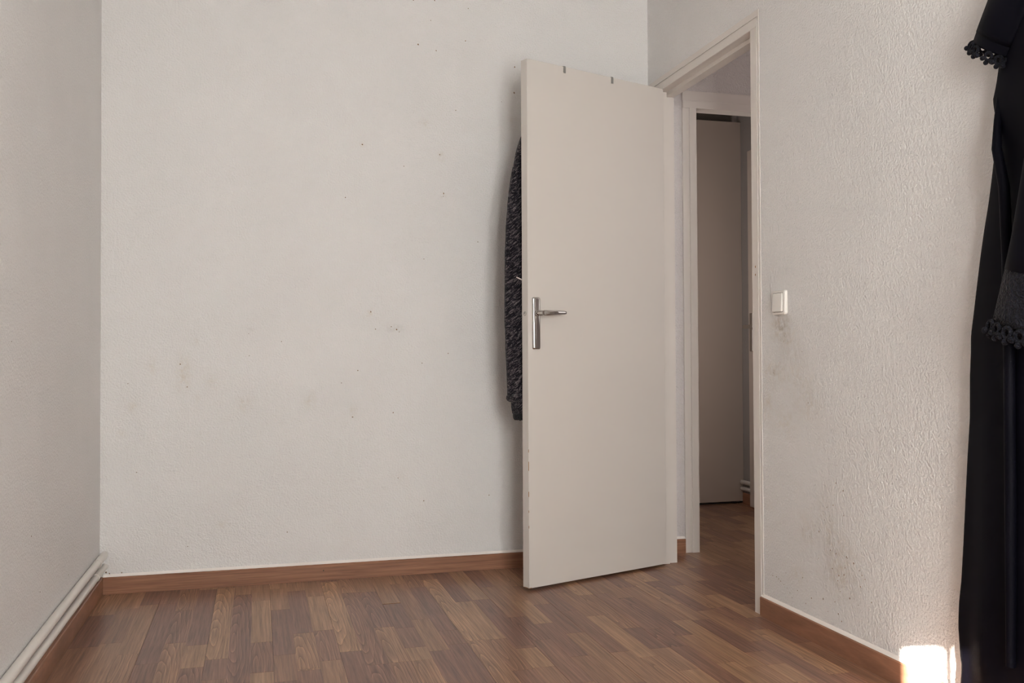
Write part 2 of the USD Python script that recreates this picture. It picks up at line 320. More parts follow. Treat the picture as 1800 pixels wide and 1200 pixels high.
RSP= [(-1.383, 0.51, 1.5), (-1.419, 0.492, 1.8), (-1.335, 0.43, 1.5), (-1.368, 0.441, 1.6), (-1.293, 0.348, 1.8), (-1.352, 0.302, 1.6), (-1.38, 0.297, 1.5), (-1.432, 0.298, 2.2), (-1.436, 0.295, 1.6), (-1.467, 0.286, 2), (-1.361, 0.248, 2.2), (-1.393, 0.234, 2), (-1.419, 0.242, 1.8), (-1.425, 0.264, 1.5), (-1.495, 0.271, 1.3), (-1.519, 0.251, 1.8), (-1.505, 0.259, 1.3), (-1.169, 0.136, 1.8), (-1.248, 0.131, 1.8), (-1.311, 0.144, 1.8), (-1.446, 0.179, 2), (-1.372, 0.15, 1.6), (-1.389, 0.118, 2), (-1.405, 0.1, 1.6), (-1.487, 0.169, 1.3), (-1.548, 0.192, 1.5), (-1.4, 0.188, 1.3), (-1.336, 0.112, 1.3), (-1.288, 0.264, 1.3), (-1.421, 0.418, 1.5), (-1.322, 0.389, 1.3), (-1.199, 0.184, 1.5), (-1.388, 0.217, 1.6), (-1.498, 0.225, 1.3), (-0.955, 0.212, 2), (-1.101, 0.178, 1), (-1.216, 0.106, 1.3), (-1.043, 0.152, 1.6), (-1.056, 0.148, 1.4), (-1.018, 0.151, 1.3), (-1.068, 0.143, 1.2), (-1.088, 0.136, 1), (-1.108, 0.13, 1), (-1.124, 0.118, 1), (-1.136, 0.105, 1), (-1.021, 0.066, 2), (-1.059, 0.067, 1.6), (-1.119, 0.071, 2.5), (-1.143, 0.071, 1.6), (-1.174, 0.072, 2), (-1.208, 0.909, 1.4), (-1.101, 0.943, 1.2), (-1.24, 0.746, 1.5), (-1.035, 0.839, 1.3), (-0.926, 0.34, 2), (-0.937, 0.352, 1.5)]
RST= [(-1.095, 1.008, 0.0549, 0.0265, 0.6), (-1.073, 0.982, 0.0624, 0.042, 0.45), (-1.125, 0.943, 0.0866, 0.0563, 0.3), (-1.042, 0.839, 0.0705, 0.0577, 0.35), (-1.174, 0.831, 0.0965, 0.0923, 0.2), (-1.253, 0.743, 0.0738, 0.072, 0.25), (-0.996, 0.721, 0.0294, 0.0585, 0.35), (-1.103, 0.679, 0.0811, 0.0566, 0.25), (-1.324, 0.413, 0.0473, 0.1052, 0.2), (-1.395, 0.288, 0.0833, 0.0684, 0.3), (-1.408, 0.222, 0.1091, 0.0681, 0.25), (-1.23, 0.344, 0.0626, 0.0723, 0.2), (-0.998, 0.381, 0.0293, 0.0195, 0.3), (-1.162, 0.185, 0.0652, 0.0369, 0.2), (-1.352, 0.348, 0.0292, 0.0695, 0.25)]
LSP = [(-1.124, 0.426, 1.5), (-1.02, 0.254, 1), (-1.342, 0.938, 1), (-0.618, 0.212, 1)]

wl = thing('wall_left', 'textured off-white side wall at the left edge, above the painted pipes', 'wall', kind='structure')
part(wl, 'plaster', bx(-0.12, 0, REAR - 0.08, 0.06, -0.008, CEIL), m_wall)
specks(wl, 'l', LSP, 0.0018)

wb = thing('wall_back', 'wide off-white textured wall facing the viewer, with faint brown specks and stains', 'wall', kind='structure')
part(wb, 'plaster', bx(0, W, 0, 0.06, -0.008, CEIL), m_wall)
specks(wb, 'b', BSP, 0.0020)
stains(wb, 'b', BST, lambda i: m_scuff if i in (7, 15) else m_stain)

Y0, Y1 = -0.922, -0.04      # rough opening of the doorway in the right wall
PT = 0.066                  # partition thickness
wr = thing('wall_right', 'off-white textured wall on the right with the doorway, light switch and yellowish grime', 'wall', kind='structure')
poly = Polygon([(REAR, -0.008), (Y0, -0.008), (Y0, 2.085), (Y1, 2.085), (Y1, -0.008), (0.06, -0.008), (0.06, CEIL), (REAR, CEIL)])
g = extr(poly, PT, 'x'); g.apply_translation([W, 0, 0]); part(wr, 'plaster', g, m_wall)
specks(wr, 'r', RSP, 0.0016)
stains(wr, 'r', RST, lambda i: m_stain)

ws = thing('wall_rear', 'off-white wall with the daylight window, behind the viewer', 'wall', kind='structure')
SX0, SX1, SZ0, SZ1, SH = 0.449, 0.632, 0.10, 0.995, 0.08   # invented slot that shapes the direct sun into a wall patch
poly = Polygon([(0, -0.008), (W + PT, -0.008), (W + PT, CEIL), (0, CEIL)], [[(WX0, WZ0), (WX1, WZ0), (WX1, WZ1), (WX0, WZ1)], [(SX0, SZ0), (SX1, SZ0), (SX1, SZ1), (SX0, SZ1)]])
g = extr(poly, SH, 'y'); g.apply_translation([0, REAR - SH, 0]); part(ws, 'plaster', g, m_wall)

cl = thing('ceiling', 'plain white plaster ceiling over the room', 'ceiling', kind='structure')
part(cl, 'plaster', bx(-0.12, W + PT, REAR - SH, 0.06, CEIL, CEIL + 0.1), m_ceiling)

# window behind the viewer, plus an added sun-blocking sheet and sun slot
w1 = thing('window_1', 'white two-pane window in the wall behind the viewer', 'window', ((WX0 + WX1) / 2, REAR - 0.04, WZ0), kind='structure')
hw, hh = (WX1 - WX0) / 2, WZ1 - WZ0
fr = extr(Polygon([(-hw, 0), (hw, 0), (hw, hh), (-hw, hh)], [[(-hw + .045, .045), (-.03, .045), (-.03, hh - .045), (-hw + .045, hh - .045)], [(.03, .045), (hw - .045, .045), (hw - .045, hh - .045), (.03, hh - .045)]]), 0.03, 'y')
part(w1, 'window_frame', fr, m_frame)
for s in (-1, 1):
    part(w1, 'pane', bx(min(s * .03, s * (hw - .045)), max(s * .03, s * (hw - .045)), .012, .016, .045, hh - .045), m_glass)
part(w1, 'roller_blind', bx(-hw + .002, hw - .002, -0.049, -0.047, 0.002, hh - .002), paint('sun_blocker_paint', (0.82, 0.80, 0.77), 0.8))  # opaque sheet added outside the panes to keep the sun out
w2 = thing('window_2', 'invented narrow slot shaping the sun, with one added upright bar, behind the viewer', 'window', (0, REAR - 0.04, 0), kind='structure')
part(w2, 'glazing_bar', bx(0.563, 0.595, -0.004, 0.004, SZ0, SZ1), m_frame)  # added bar that casts the dark strip in the sun patch

# ------------------------------------------------------------------ floor of laminate strips
fl = thing('floor', 'brown oak laminate floor of short staggered strips running away from the viewer', 'floor', kind='structure')
part(fl, 'underlay', cat(bx(-0.02, 2.40, REAR, 0.0, -0.05, -0.0082), bx(2.333, 3.55, -1.7, 1.42, -0.05, -0.0082)), m_dark)
PICKS = [(2, -0.804, -0.214, 1, 0), (3, -0.917, -0.217, 4, 0), (4, -1.18, -0.726, 1, 1), (6, -0.925, -0.035, 0, 1), (5, -0.766, -0.038, 4, 0), (7, -1.161, -0.157, 4, 1), (8, -0.79, -0.264, 0, 0), (8, -1.084, -0.79, 3, 1), (8, -1.431, -1.085, 0, 0), (9, -0.94, -0.413, 4, 0), (9, -0.413, -0.099, 1, 0), (10, -1.089, -0.728, 1, 1), (10, -0.728, -0.154, 4, 0), (10, -1.468, -1.103, 3, 0), (12, -0.961, -0.04, 0, 1), (13, -1.107, -0.239, 3, 1), (15, -0.439, -0.033, 1, 0), (15, -0.759, -0.445, 4, 0), (15, -1.102, -0.977, 0, 0), (14, -1.461, -1.102, 2, 1), (18, -0.958, -0.113, 0, 1), (17, -1.429, -0.979, 4, 0), (20, -1.053, -0.477, 4, 0), (20, -1.261, -1.078, 0, 0), (17, -1.33, -0.967, 1, 0), (22, -1.318, -0.793, 0, 0), (30, -0.739, -0.245, 1, 1), (26, -1.193, -0.969, 4, 0), (25, -1.603, -1.26, 1, 1), (30, -1.304, -0.944, 4, 0), (30, -1.57, -1.423, 0, 0), (4, -0.736, -0.327, 3, 1), (17, -0.829, -0.228, 4, 0), (16, -0.674, -0.153, 2, 0), (24, -1.193, -0.714, 3, 0), (27, -0.999, -0.516, 3, 0), (19, -1.624, -1.269, 3, 0), (22, -1.587, -1.198, 2, 0)]
SW, X0S = 0.0655, 0.0355
def plank_mesh(w, l, gx0, gx1):
    c = 0.0006; h = 0.008
    o = np.array([[-w / 2 + gx0, -l / 2], [w / 2 - gx1, -l / 2], [w / 2 - gx1, l / 2], [-w / 2 + gx0, l / 2]])
    i = np.array([[-w / 2 + gx0 + c, -l / 2 + c], [w / 2 - gx1 - c, -l / 2 + c], [w / 2 - gx1 - c, l / 2 - c], [-w / 2 + gx0 + c, l / 2 - c]])
    v = np.vstack([np.c_[o, [-h] * 4], np.c_[o, [-0.00025] * 4], np.c_[i, [0] * 4]]); f = []
    for a in (0, 4):
        for j in range(4):
            k = (j + 1) % 4; f += [[a + j, a + k, a + 4 + k], [a + j, a + 4 + k, a + 4 + j]]
    f += [[8, 9, 10], [8, 10, 11]]
    return trimesh.Trimesh(v, f, process=False)

def seen(x, y):
    d = np.array([x, y, 0]) - C; z = d @ F
    if z < 0.1: return False
    px, py = 900 + 1642 * (d @ R) / z, 600 - 1642 * (d @ U) / z
    return -60 < px < 1720 and py < 1275
rest = {}
count = 0
for k in range(0, 55):
    xa, xb = X0S + SW * (k - 1 + 1) - 0, X0S + SW * (k + 1)
    xa, xb = X0S + SW * k, X0S + SW * (k + 1)
    if k == 0: xa = 0.001
    inhall = xa > W + 0.0
    ylo, yhi = (REAR + 0.001, -0.001) if not inhall else (-1.69, 1.34)
    if xa < W < xb: ylo = REAR + .001
    fixed = sorted([p for p in PICKS if p[0] == k], key=lambda p: p[1])
    segs = []; y = ylo - rng.uniform(0, 0.35)
    fixed2 = []
    for p in fixed:
        if not fixed2 or p[1] >= fixed2[-1][2] - 0.06:
            a = max(p[1], fixed2[-1][2]) if fixed2 else p[1]
            if p[2] - a > 0.08: fixed2.append((p[0], a, p[2], p[3], p[4]))
    stops = fixed2 + [None]
    prev = None
    for p in stops:
        end = p[1] if p else yhi + 0.02
        while y < end - 0.001:
            l = rng.uniform(0.26, 0.5)
            if end - (y + l) < 0.16: l = end - y
            t = rng.choices(range(5), [20, 25, 20, 20, 18])[0]
            if t == prev: t = (t + rng.choice((1, 2, 3))) % 5
            segs.append((y, y + l, t, rng.random() < 0.28)); prev = t; y += l
        if p: segs.append((p[1], p[2], p[3], p[4])); prev = p[3]; y = p[2]
    for a, b, t, ca in segs:
        a, b = max(a, ylo), min(b, yhi)
        if b - a < 0.01: continue
        joint = k % 3
        g = plank_mesh(xb - xa, b - a, 0.0004 if joint == 0 else 0.00005, 0.0004 if joint == 2 else 0.00005)
        xc, yc = (xa + xb) / 2, (a + b) / 2
        vis = any(seen(xx, yy) for xx in (xa, xb) for yy in (a, yc, b))
        if inhall: vis = vis and -0.95 < yc < 1.34 and (yc - 1.35 * (xc - W) > -1.15) and (yc < 0.35 or xc > 2.5)
        mm = m_plank[(t, 1 if ca else 0)]
        if vis and count < 297:
            part(fl, 'plank', g, mm, loc=(xc + 0.0, yc, 0)); count += 1
        else:
            g.apply_translation([xc, yc, 0]); rest.setdefault(t, []).append(g)
for t, gs in rest.items():
    part(fl, 'plank_field', cat(*gs), m_plank[(t, 0)], kind='stuff')
print('planks', count)

# ------------------------------------------------------------------ skirting, caulk
SK, ST = 0.065, 0.012
def skirt_profile():   # (depth from wall, height) with a tiny eased top edge
    return [(0, 0.0005), (ST, 0.0005), (ST, SK - 0.003), (ST - 0.003, SK), (0, SK)]
def skirting(name, label, x0, y0, x1, y1, nx, ny, mat, caulk=True):
    """along the wall from (x0,y0) to (x1,y1); (nx,ny) points into the room"""
    p = thing(name, label, 'baseboard', kind='structure')
    L = math.hypot(x1 - x0, y1 - y0); ex, ey = (x1 - x0) / L, (y1 - y0) / L
    def sweep(pr):
        n = len(pr); v = []
        for t in (0, L):
            v += [(x0 + ex * t + nx * d, y0 + ey * t + ny * d, z) for d, z in pr]
        f = []
        for j in range(n):
            k = (j + 1) % n; f += [[j, k, n + k], [j, n + k, n + j]]
        for j in range(1, n - 1): f += [[0, j + 1, j], [n, n + j, n + j + 1]]
        g = trimesh.Trimesh(v, f, process=False)
        if g.volume < 0: g.invert()
        return g
    part(p, 'board', sweep(skirt_profile()), mat)
    if caulk: part(p, 'caulk_bead', sweep([(0.0, SK + 0.0002), (ST - 0.004, SK + 0.0002), (ST * 0.45, SK + 0.004), (0.0, SK + 0.010)]), m_caulk)
    return p
bb = skirting('baseboard_back', 'reddish wooden skirting board along the foot of the back wall, left of the open door', 0.0125, 0, W - 0.0005, 0, 0, -1, m_skirt['x'])
part(bb, 'nail_hole', trimesh.creation.cylinder(radius=0.0022, height=0.0006, transform=np.array([[1, 0, 0, 0.836], [0, 0, -1, -ST - 0.0002], [0, 1, 0, 0.04], [0, 0, 0, 1]], float)), m_dark)
skirting('baseboard_left', 'reddish wooden skirting board under the two painted pipes', 0, REAR + 0.001, 0, -0.0005, 1, 0, m_skirt['y'], caulk=False)
skirting('baseboard_right', 'reddish wooden skirting board running right from the doorway frame', W, REAR + 0.013, W, -0.9525, -1, 0, m_skirt['y'])
skirting('baseboard_hallway', 'short piece of wooden skirting between the two door frames in the hallway', W + PT + 0.012, 0.07, 2.464, 0.07, 0, -1, m_skirt['x'])
skirting('baseboard_far_room', 'dark wooden skirting under the pipes in the far room', 3.45, 0.14, 3.45, 1.29, -1, 0, m_skirt['y'], caulk=False)

# ------------------------------------------------------------------ doorway frame
tr = thing('trim_1', 'cream painted door frame round the open doorway in the right wall', 'door frame', kind='structure')
PX = W - 0.006; RB, BK = 2.300, W + PT + 0.008
YN, YF, ZI = -0.908, -0.125, 2.047
near = [(PX, -0.9515), (PX, YN - 0.002), (PX + 0.002, YN), (RB, YN), (RB, YN + 0.015), (BK, YN + 0.015), (BK, -0.9515), (W + PT + 0.0005, -0.9515), (W + PT + 0.0005, Y0 - 0.0003), (W - 0.0003, Y0 - 0.0003), (W - 0.0003, -0.9515)]
far = [(PX, -0.032), (PX, YF + 0.002), (PX + 0.002, YF), (RB, YF), (RB, YF + 0.015), (BK, YF + 0.015), (BK, -0.032), (W + PT + 0.0005, -0.032), (W + PT + 0.0005, Y1 + 0.0003), (W - 0.0003, Y1 + 0.0003), (W - 0.0003, -0.032)]
def upright(pr):
    g = extr(Polygon(pr), ZI - 0.0002, 'z'); g.apply_translation([0, 0, 0.0003]); return g
part(tr, 'jamb', upright(near), m_frame)
part(tr, 'jamb', upright(far), m_frame)
head = [(PX, 2.077), (PX, ZI + 0.002), (PX + 0.002, ZI), (RB, ZI), (RB, ZI - 0.016), (BK, ZI - 0.016), (BK, 2.095), (W + PT + 0.0005, 2.095), (W + PT + 0.0005, 2.0853), (W - 0.0003, 2.0853), (W - 0.0003, 2.077)]
g = extr(Polygon(head), (-0.032) - (-0.9515), 'y'); g.apply_translation([0, -0.9515, 0]); part(tr, 'head', g, m_frame)
# slim outer moulding over the joint between frame and plaster, with the rounded bead on the near side
g = bx(W - 0.0035, W - 0.0004, -0.962, -0.004, 2.0840, 2.107); part(tr, 'outer_strip', g, m_frame)
g = cat(rbox(W - 0.0042, W - 0.0003, -0.964, -0.953, 0.068, 2.107, 0.0019)); part(tr, 'corner_bead', g, m_frame, smooth=40)
part(tr, 'outer_strip', bx(W - 0.0035, W - 0.0004, -0.0315, -0.004, 0.0755, 2.081), m_frame)
part(tr, 'screw_hole', cat(*[trimesh.creation.box([0.0008, 0.004, 0.007], transform=trimesh.transformations.translation_matrix([PX - 0.0003, -0.932, z])) for z in (1.208, 1.180)]), m_chip, label='two rusty screw marks on the frame edge')

# ------------------------------------------------------------------ the open door
ANG = 20.118
DX, DY = 1.5821, -0.4127
d1 = thing('door_1', 'cream flush door standing half open against the back wall with a chrome lever handle', 'door', (DX, DY, 0), ANG, kind='structure')
part(d1, 'leaf', rbox(0, 0.7298, 0, 0.04, 0.010, 2.050, 0.0018), m_door, smooth=30)
# worn bare wood on the lower corner
part(d1, 'chipped_edge', cat(bx(0.0002, 0.012, -0.0006, 0.001, 0.0098, 0.0125), bx(-0.0006, 0.001, 0.004, 0.030, 0.0098, 0.0125)), m_chip, label='bare wood along the bottom corner of the door')
part(d1, 'edge_wear', cat(*[bx(-0.0004, 0.0012, -0.0004, 0.0012, z, z + h) for z, h in ((0.36, 0.02), (0.46, 0.035), (0.53, 0.012), (0.30, 0.008), (0.24, 0.01))]), m_stain if False else m_chip, label='scraped paint on the door edge')
def plate_mesh():
    n = 22; rings = []
    def outline(w, h, r):
        pts = []
        for cx_, cz_, a0 in ((w - r, h - r, 0), (-w + r, h - r, 90), (-w + r, -h + r, 180), (w - r, -h + r, 270)):
            for a in np.linspace(a0, a0 + 90, 6): pts.append((cx_ + r * math.cos(math.radians(a)), cz_ + r * math.sin(math.radians(a))))
        return np.array(pts)
    for y, s in ((0, 0), (-0.003, 0), (-0.0060, 0.0022), (-0.0085, 0.0060), (-0.0095, 0.0105)):
        o = outline(0.0190 - s, 0.101 - s * 0.7, 0.007 - s * 0.4 if s < 0.01 else 0.003)
        rings.append(np.c_[o[:, 0], np.full(len(o), y), o[:, 1]])
    return loft(rings)
hb = part(d1, 'door_handle', plate_mesh().apply_translation([0.038, 0, 1.026]), m_chrome, smooth=50, label='long chrome handle plate')
lev = []
xs = np.linspace(0, 1, 14)
rings = []
for t in xs:
    x = 0.036 + t * 0.118; hz = 0.0115 - 0.0045 * t; hy = 0.0065 - 0.0025 * t
    y = -0.045 - 0.006 * math.sin(t * math.pi * 0.9) + 0.004 * t; z = 1.0645 + 0.003 * t
    th = np.linspace(0, 2 * np.pi, 16, endpoint=False)
    s = 1.0 if 0.02 < t < 0.98 else 0.75
    rings.append(np.c_[np.full(16, x), y + s * hy * np.sign(np.cos(th)) * np.abs(np.cos(th)) ** 0.8, z + s * hz * np.sign(np.sin(th)) * np.abs(np.sin(th)) ** 0.8])
neck = tube([(0.040, -0.007, 1.0645), (0.040, -0.013, 1.0645), (0.040, -0.014, 1.0645), (0.040, -0.045, 1.0645), (0.040, -0.051, 1.0645)], [0.0135, 0.0125, 0.0095, 0.0095, 0.0085], 24)
part(hb, 'lever', cat(loft(rings), neck), m_chrome, smooth=45, label='tapering chrome lever')
lt = part(d1, 'latch', cat(torus((-0.0005, 0.020, 1.0635), (0, 1, 0), (0, 0, 1), 0.0075, 0.0011, 24, 6)), m_grille, smooth=True, label='round latch ring on the door edge')
part(lt, 'latch_bolt', cat(trimesh.creation.icosphere(2, 0.0042).apply_transform(np.diag([0.5, 1, 1, 1])).apply_translation([-0.0005, 0.0215, 1.0650])), m_steel, smooth=True)
for z in (0.28, 1.05, 1.80):
    part(d1, 'hinge', cyl((0.7345, 0.043, z), (0.7345, 0.043, z + 0.09), 0.005, 12), m_steel, smooth=40)

a = math.radians(ANG)
def dw(u, v, z): return (DX + math.cos(a) * u - math.sin(a) * v, DY + math.sin(a) * u + math.cos(a) * v, z)

def door_hook(u, label, tail):
    p = thing('door_hook', label, 'hook', dw(u, 0, 2.05), ANG, group=None)
    w = 0.0058
    strap = [(-0.0015, -0.024), (-0.0015, 0.0015), (0.0415, 0.0015), (0.0415, -tail), (0.060, -tail - 0.015), (0.066, -tail), (0.0672, -tail), (0.0605, -tail - 0.0165), (0.0403, -tail - 0.001), (0.0403, 0.0004), (-0.0004, 0.0004), (-0.0004, -0.024)]
    g = extr(Polygon([(y, z) for y, z in strap]), 2 * w, 'x'); g.apply_translation([-w, 0, 0])
    part(p, 'strap', g, m_steel)
    part(p, 'tab', rbox(-w, w, -0.0024, -0.0016, -0.0265, -0.004, 0.0003, 6), m_steel, label='grey tab on the face of the door')
    return p
door_hook(0.185, 'grey over-door hook on the door top, nearer the handle side', 0.11)
door_hook(0.437, 'grey over-door hook on the door top, nearer the hinges', 0.06)

# ------------------------------------------------------------------ knitted sweater behind the door
SIL = [(1.905, 0.165), (1.89, 0.13), (1.84, 0.085), (1.766, 0.040), (1.712, 0.020), (1.654, 0.006), (1.607, -0.007), (1.55, -0.016), (1.482, -0.024), (1.403, -0.031), (1.313, -0.036), (1.135, -0.038), (1.046, -0.040), (0.979, -0.036), (0.89, -0.033), (0.824, -0.029), (0.770, -0.027), (0.733, -0.026), (0.728, -0.022)]
sw = thing('sweater', 'dark marled knit sweater hanging behind the open door, its edge showing left of the door', 'sweater', dw(0, 0, 0.64), ANG)
def sweater_body():
    zs = np.linspace(1.905, 0.728, 70); ul = np.interp(-zs, [-q[0] for q in SIL], [q[1] for q in SIL]); rings = []
    for z, u in zip(zs, ul):
        hwid = 0.17 - u + (0.02 if z < 1.7 else 0.0); hwid = max(hwid, 0.012); uc = u + hwid
        th = np.linspace(0, 2 * np.pi, 72, endpoint=False)
        b = 0.044 * min(1, (1.93 - z) / 0.16 + 0.25)
        cx_ = np.sign(np.cos(th)) * np.abs(np.cos(th)) ** 0.85; sy = np.sign(np.sin(th)) * np.abs(np.sin(th)) ** 0.85
        fold = 1 + 0.16 * np.cos(6 * th + 2.2 * z) + 0.06 * np.cos(11 * th - 5 * z)
        edge = 0.004 * (meshkit.noise(np.array([[z * 30, 0.5, 0.5]]))[0] - 0.5) * (np.cos(th) < -0.7)
        rings.append(np.c_[uc + hwid * cx_ + edge, 0.097 + b * sy * fold, np.full(72, z - 0.64)])
    return loft(rings)
part(sw, 'body', sweater_body(), m_knit, smooth=True)
def sleeve_rings(path, rads, n=36, ripple=0.06):
    rings = []
    for (u, v, z), (ru, rv) in zip(path, rads):
        th = np.linspace(0, 2 * np.pi, n, endpoint=False)
        q = 1 + ripple * np.cos(5 * th + z * 8)
        rings.append(np.c_[u + ru * np.cos(th) * q, v + rv * np.sin(th) * q, np.full(n, z - 0.64)])
    return rings
slv = loft(sleeve_rings([(0.055, 0.085, 1.10), (0.05, 0.085, 0.90), (0.043, 0.086, 0.76), (0.038, 0.088, 0.729), (0.036, 0.088, 0.700), (0.037, 0.088, 0.675)], [(0.045, 0.03)] * 2 + [(0.055, 0.032), (0.049, 0.034), (0.046, 0.034), (0.042, 0.033)]))
sv = part(sw, 'sleeve', slv, m_knit, smooth=True)
roll = loft(sleeve_rings([(0.034, 0.09, 0.752), (0.033, 0.09, 0.742), (0.033, 0.09, 0.733), (0.034, 0.09, 0.726), (0.036, 0.09, 0.720)], [(0.054, 0.046), (0.060, 0.050), (0.061, 0.050), (0.058, 0.048), (0.050, 0.044)]))
part(sw, 'hem_roll', roll, m_knit, smooth=True)
cf = sleeve_rings([(0.037, 0.088, 0.677), (0.037, 0.088, 0.665), (0.037, 0.088, 0.655), (0.038, 0.088, 0.648)], [(0.0425, 0.033), (0.042, 0.033), (0.040, 0.031), (0.036, 0.028)], 60, 0.0)
cf[-1][:, 2] += 0.004 * np.sin(np.arange(60) * 1.7) - 0.006 * np.cos(np.linspace(0, 2 * np.pi, 60, endpoint=False))
cf[-1][:, 2] = np.maximum(cf[-1][:, 2], 0.0005)
part(sv, 'cuff', loft(cf), m_knit_cuff, smooth=True, label='ragged black cuff end')
part(sw, 'drawstring_tip', tube([(0.02, 0.055, 0.557), (0.006, 0.052, 0.558), (-0.008, 0.050, 0.562), (-0.019, 0.049, 0.566)], [0.002, 0.0028, 0.003, 0.0018], 10), paint('cord_white', (0.72, 0.62, 0.58), 0.7), smooth=True, label='small pale cord tip')
part(sw, 'hanging_loop', torus((0.185, 0.062, 1.283), (0, 1, 0), (0, 0, 1), 0.024, 0.0025, 20, 6), m_knit_cuff, smooth=True)

# ------------------------------------------------------------------ pipes along the left wall
def pipe(x, z, r, y0, y1, label, name='heating_pipe', seed=0, cx=None):
    p = thing(name, label, 'pipe')
    ys = np.linspace(y0, y1, 60); rr = random.Random(seed)
    pts = [(x + 0.0008 * math.sin(y * 3.1 + seed), y, z + 0.0014 * math.sin(y * 2.3 + seed * 2)) for y in ys]
    part(p, 'tube', tube(pts, [r * (1 + 0.02 * rr.uniform(-1, 1)) for _ in ys], 18), m_pipe, smooth=True)
    return p
p1 = pipe(0.0158, 0.1485, 0.0135, REAR + 0.02, -0.0015, 'upper of the two white painted pipes along the left wall', seed=1)
p2 = pipe(0.0158, 0.1060, 0.0118, REAR + 0.02, -0.0015, 'lower of the two white painted pipes, just above the left skirting board', seed=2)
for (y, z, r, p) in ((-0.16, 0.1485, 0.0135, p1), (-0.20, 0.1060, 0.0118, p2)):
    part(p, 'pipe_clip', cat(torus((0.0158, y, z), (1, 0, 0), (0, 0, 1), r + 0.001, 0.002, 20, 6), bx(0.0005, 0.006, y - 0.004, y + 0.004, z - 0.006, z + 0.006)), m_caulk, smooth=40)
for z in (0.1485, 0.106):
    pass
pipe(3.434, 0.1300, 0.0125, 0.15, 1.292, 'upper pipe low on the far room wall, behind the cupboard door', seed=3)
pipe(3.434, 0.0925, 0.0115, 0.15, 1.292, 'lower pipe on the far room wall, just above its skirting', seed=4)

# ------------------------------------------------------------------ light switch
ls = thing('light_switch', 'white square rocker light switch on the wall right of the doorway', 'light switch', (W, -1.0865, 1.0735))
def rounded_plate(hy, hz, x0, x1, r, bev):
    pts = lambda s: np.array([(cy + (r - s * 0.5) * math.cos(math.radians(q)), cz + (r - s * 0.5) * math.sin(math.radians(q)))
        for cy, cz, a0 in ((hy - r - s * .5, hz - r - s * .5, 0), (-hy + r + s * .5, hz - r - s * .5, 90), (-hy + r + s * .5, -hz + r + s * .5, 180), (hy - r - s * .5, -hz + r + s * .5, 270)) for q in np.linspace(a0, a0 + 90, 6)])
    rings = []
    for x, s in ((x0, 0), (x1 + bev, 0), (x1 + bev * 0.35, bev * 0.4), (x1, bev * 1.3)):
        o = pts(s); rings.append(np.c_[np.full(len(o), x), o[:, 0], o[:, 1]])
    return loft(rings)
part(ls, 'surround', rounded_plate(0.0405, 0.0405, -0.0004, -0.012, 0.008, 0.004), m_plastic, smooth=50)
part(ls, 'gap', rounded_plate(0.0305, 0.0325, -0.011, -0.0124, 0.004, 0.0003), m_dark, label='dark gap round the rocker')
rk = rounded_plate(0.0295, 0.0315, -0.010, -0.0175, 0.004, 0.003)
rk.vertices[:, 0] += np.where(rk.vertices[:, 0] < -0.013, rk.vertices[:, 2] * 0.07, 0)
part(ls, 'rocker', rk, m_rocker, smooth=50)

# ------------------------------------------------------------------ hallway and far room
HY = 0.07
HX0, HX1 = 2.532, 3.265
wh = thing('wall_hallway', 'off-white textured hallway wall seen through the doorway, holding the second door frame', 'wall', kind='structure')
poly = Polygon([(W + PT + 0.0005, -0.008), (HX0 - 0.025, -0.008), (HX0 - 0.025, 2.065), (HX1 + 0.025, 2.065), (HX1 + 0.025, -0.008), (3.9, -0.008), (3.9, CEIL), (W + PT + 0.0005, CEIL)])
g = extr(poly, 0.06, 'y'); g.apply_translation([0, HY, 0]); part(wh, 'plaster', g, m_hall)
t2 = thing('trim_2', 'cream painted frame of the second doorway, seen through the first', 'door frame', kind='structure')
for s, hx in ((1, HX0), (-1, HX1)):
    pr = [(hx, HY - 0.014), (hx - s * 0.033, HY - 0.014), (hx - s * 0.035, HY - 0.009), (hx - s * 0.067, HY - 0.009), (hx - s * 0.067, HY - 0.0003), (hx - s * 0.0247, HY - 0.0003), (hx - s * 0.0247, HY + 0.0603), (hx, HY + 0.0603)]
    g = extr(Polygon(pr), 2.0395, 'z'); g.apply_translation([0, 0, 0.0003]); part(t2, 'jamb', g, m_frame)
prh = [(HY - 0.014, 2.040), (HY - 0.014, 2.073), (HY - 0.009, 2.075), (HY - 0.009, 2.120), (HY - 0.0003, 2.120), (HY - 0.0003, 2.0647), (HY + 0.0603, 2.0647), (HY + 0.0603, 2.040)]
g = extr(Polygon(prh), HX1 - HX0 + 0.134, 'x'); g.apply_translation([HX0 - 0.067, 0, 0]); part(t2, 'head', g, m_frame)

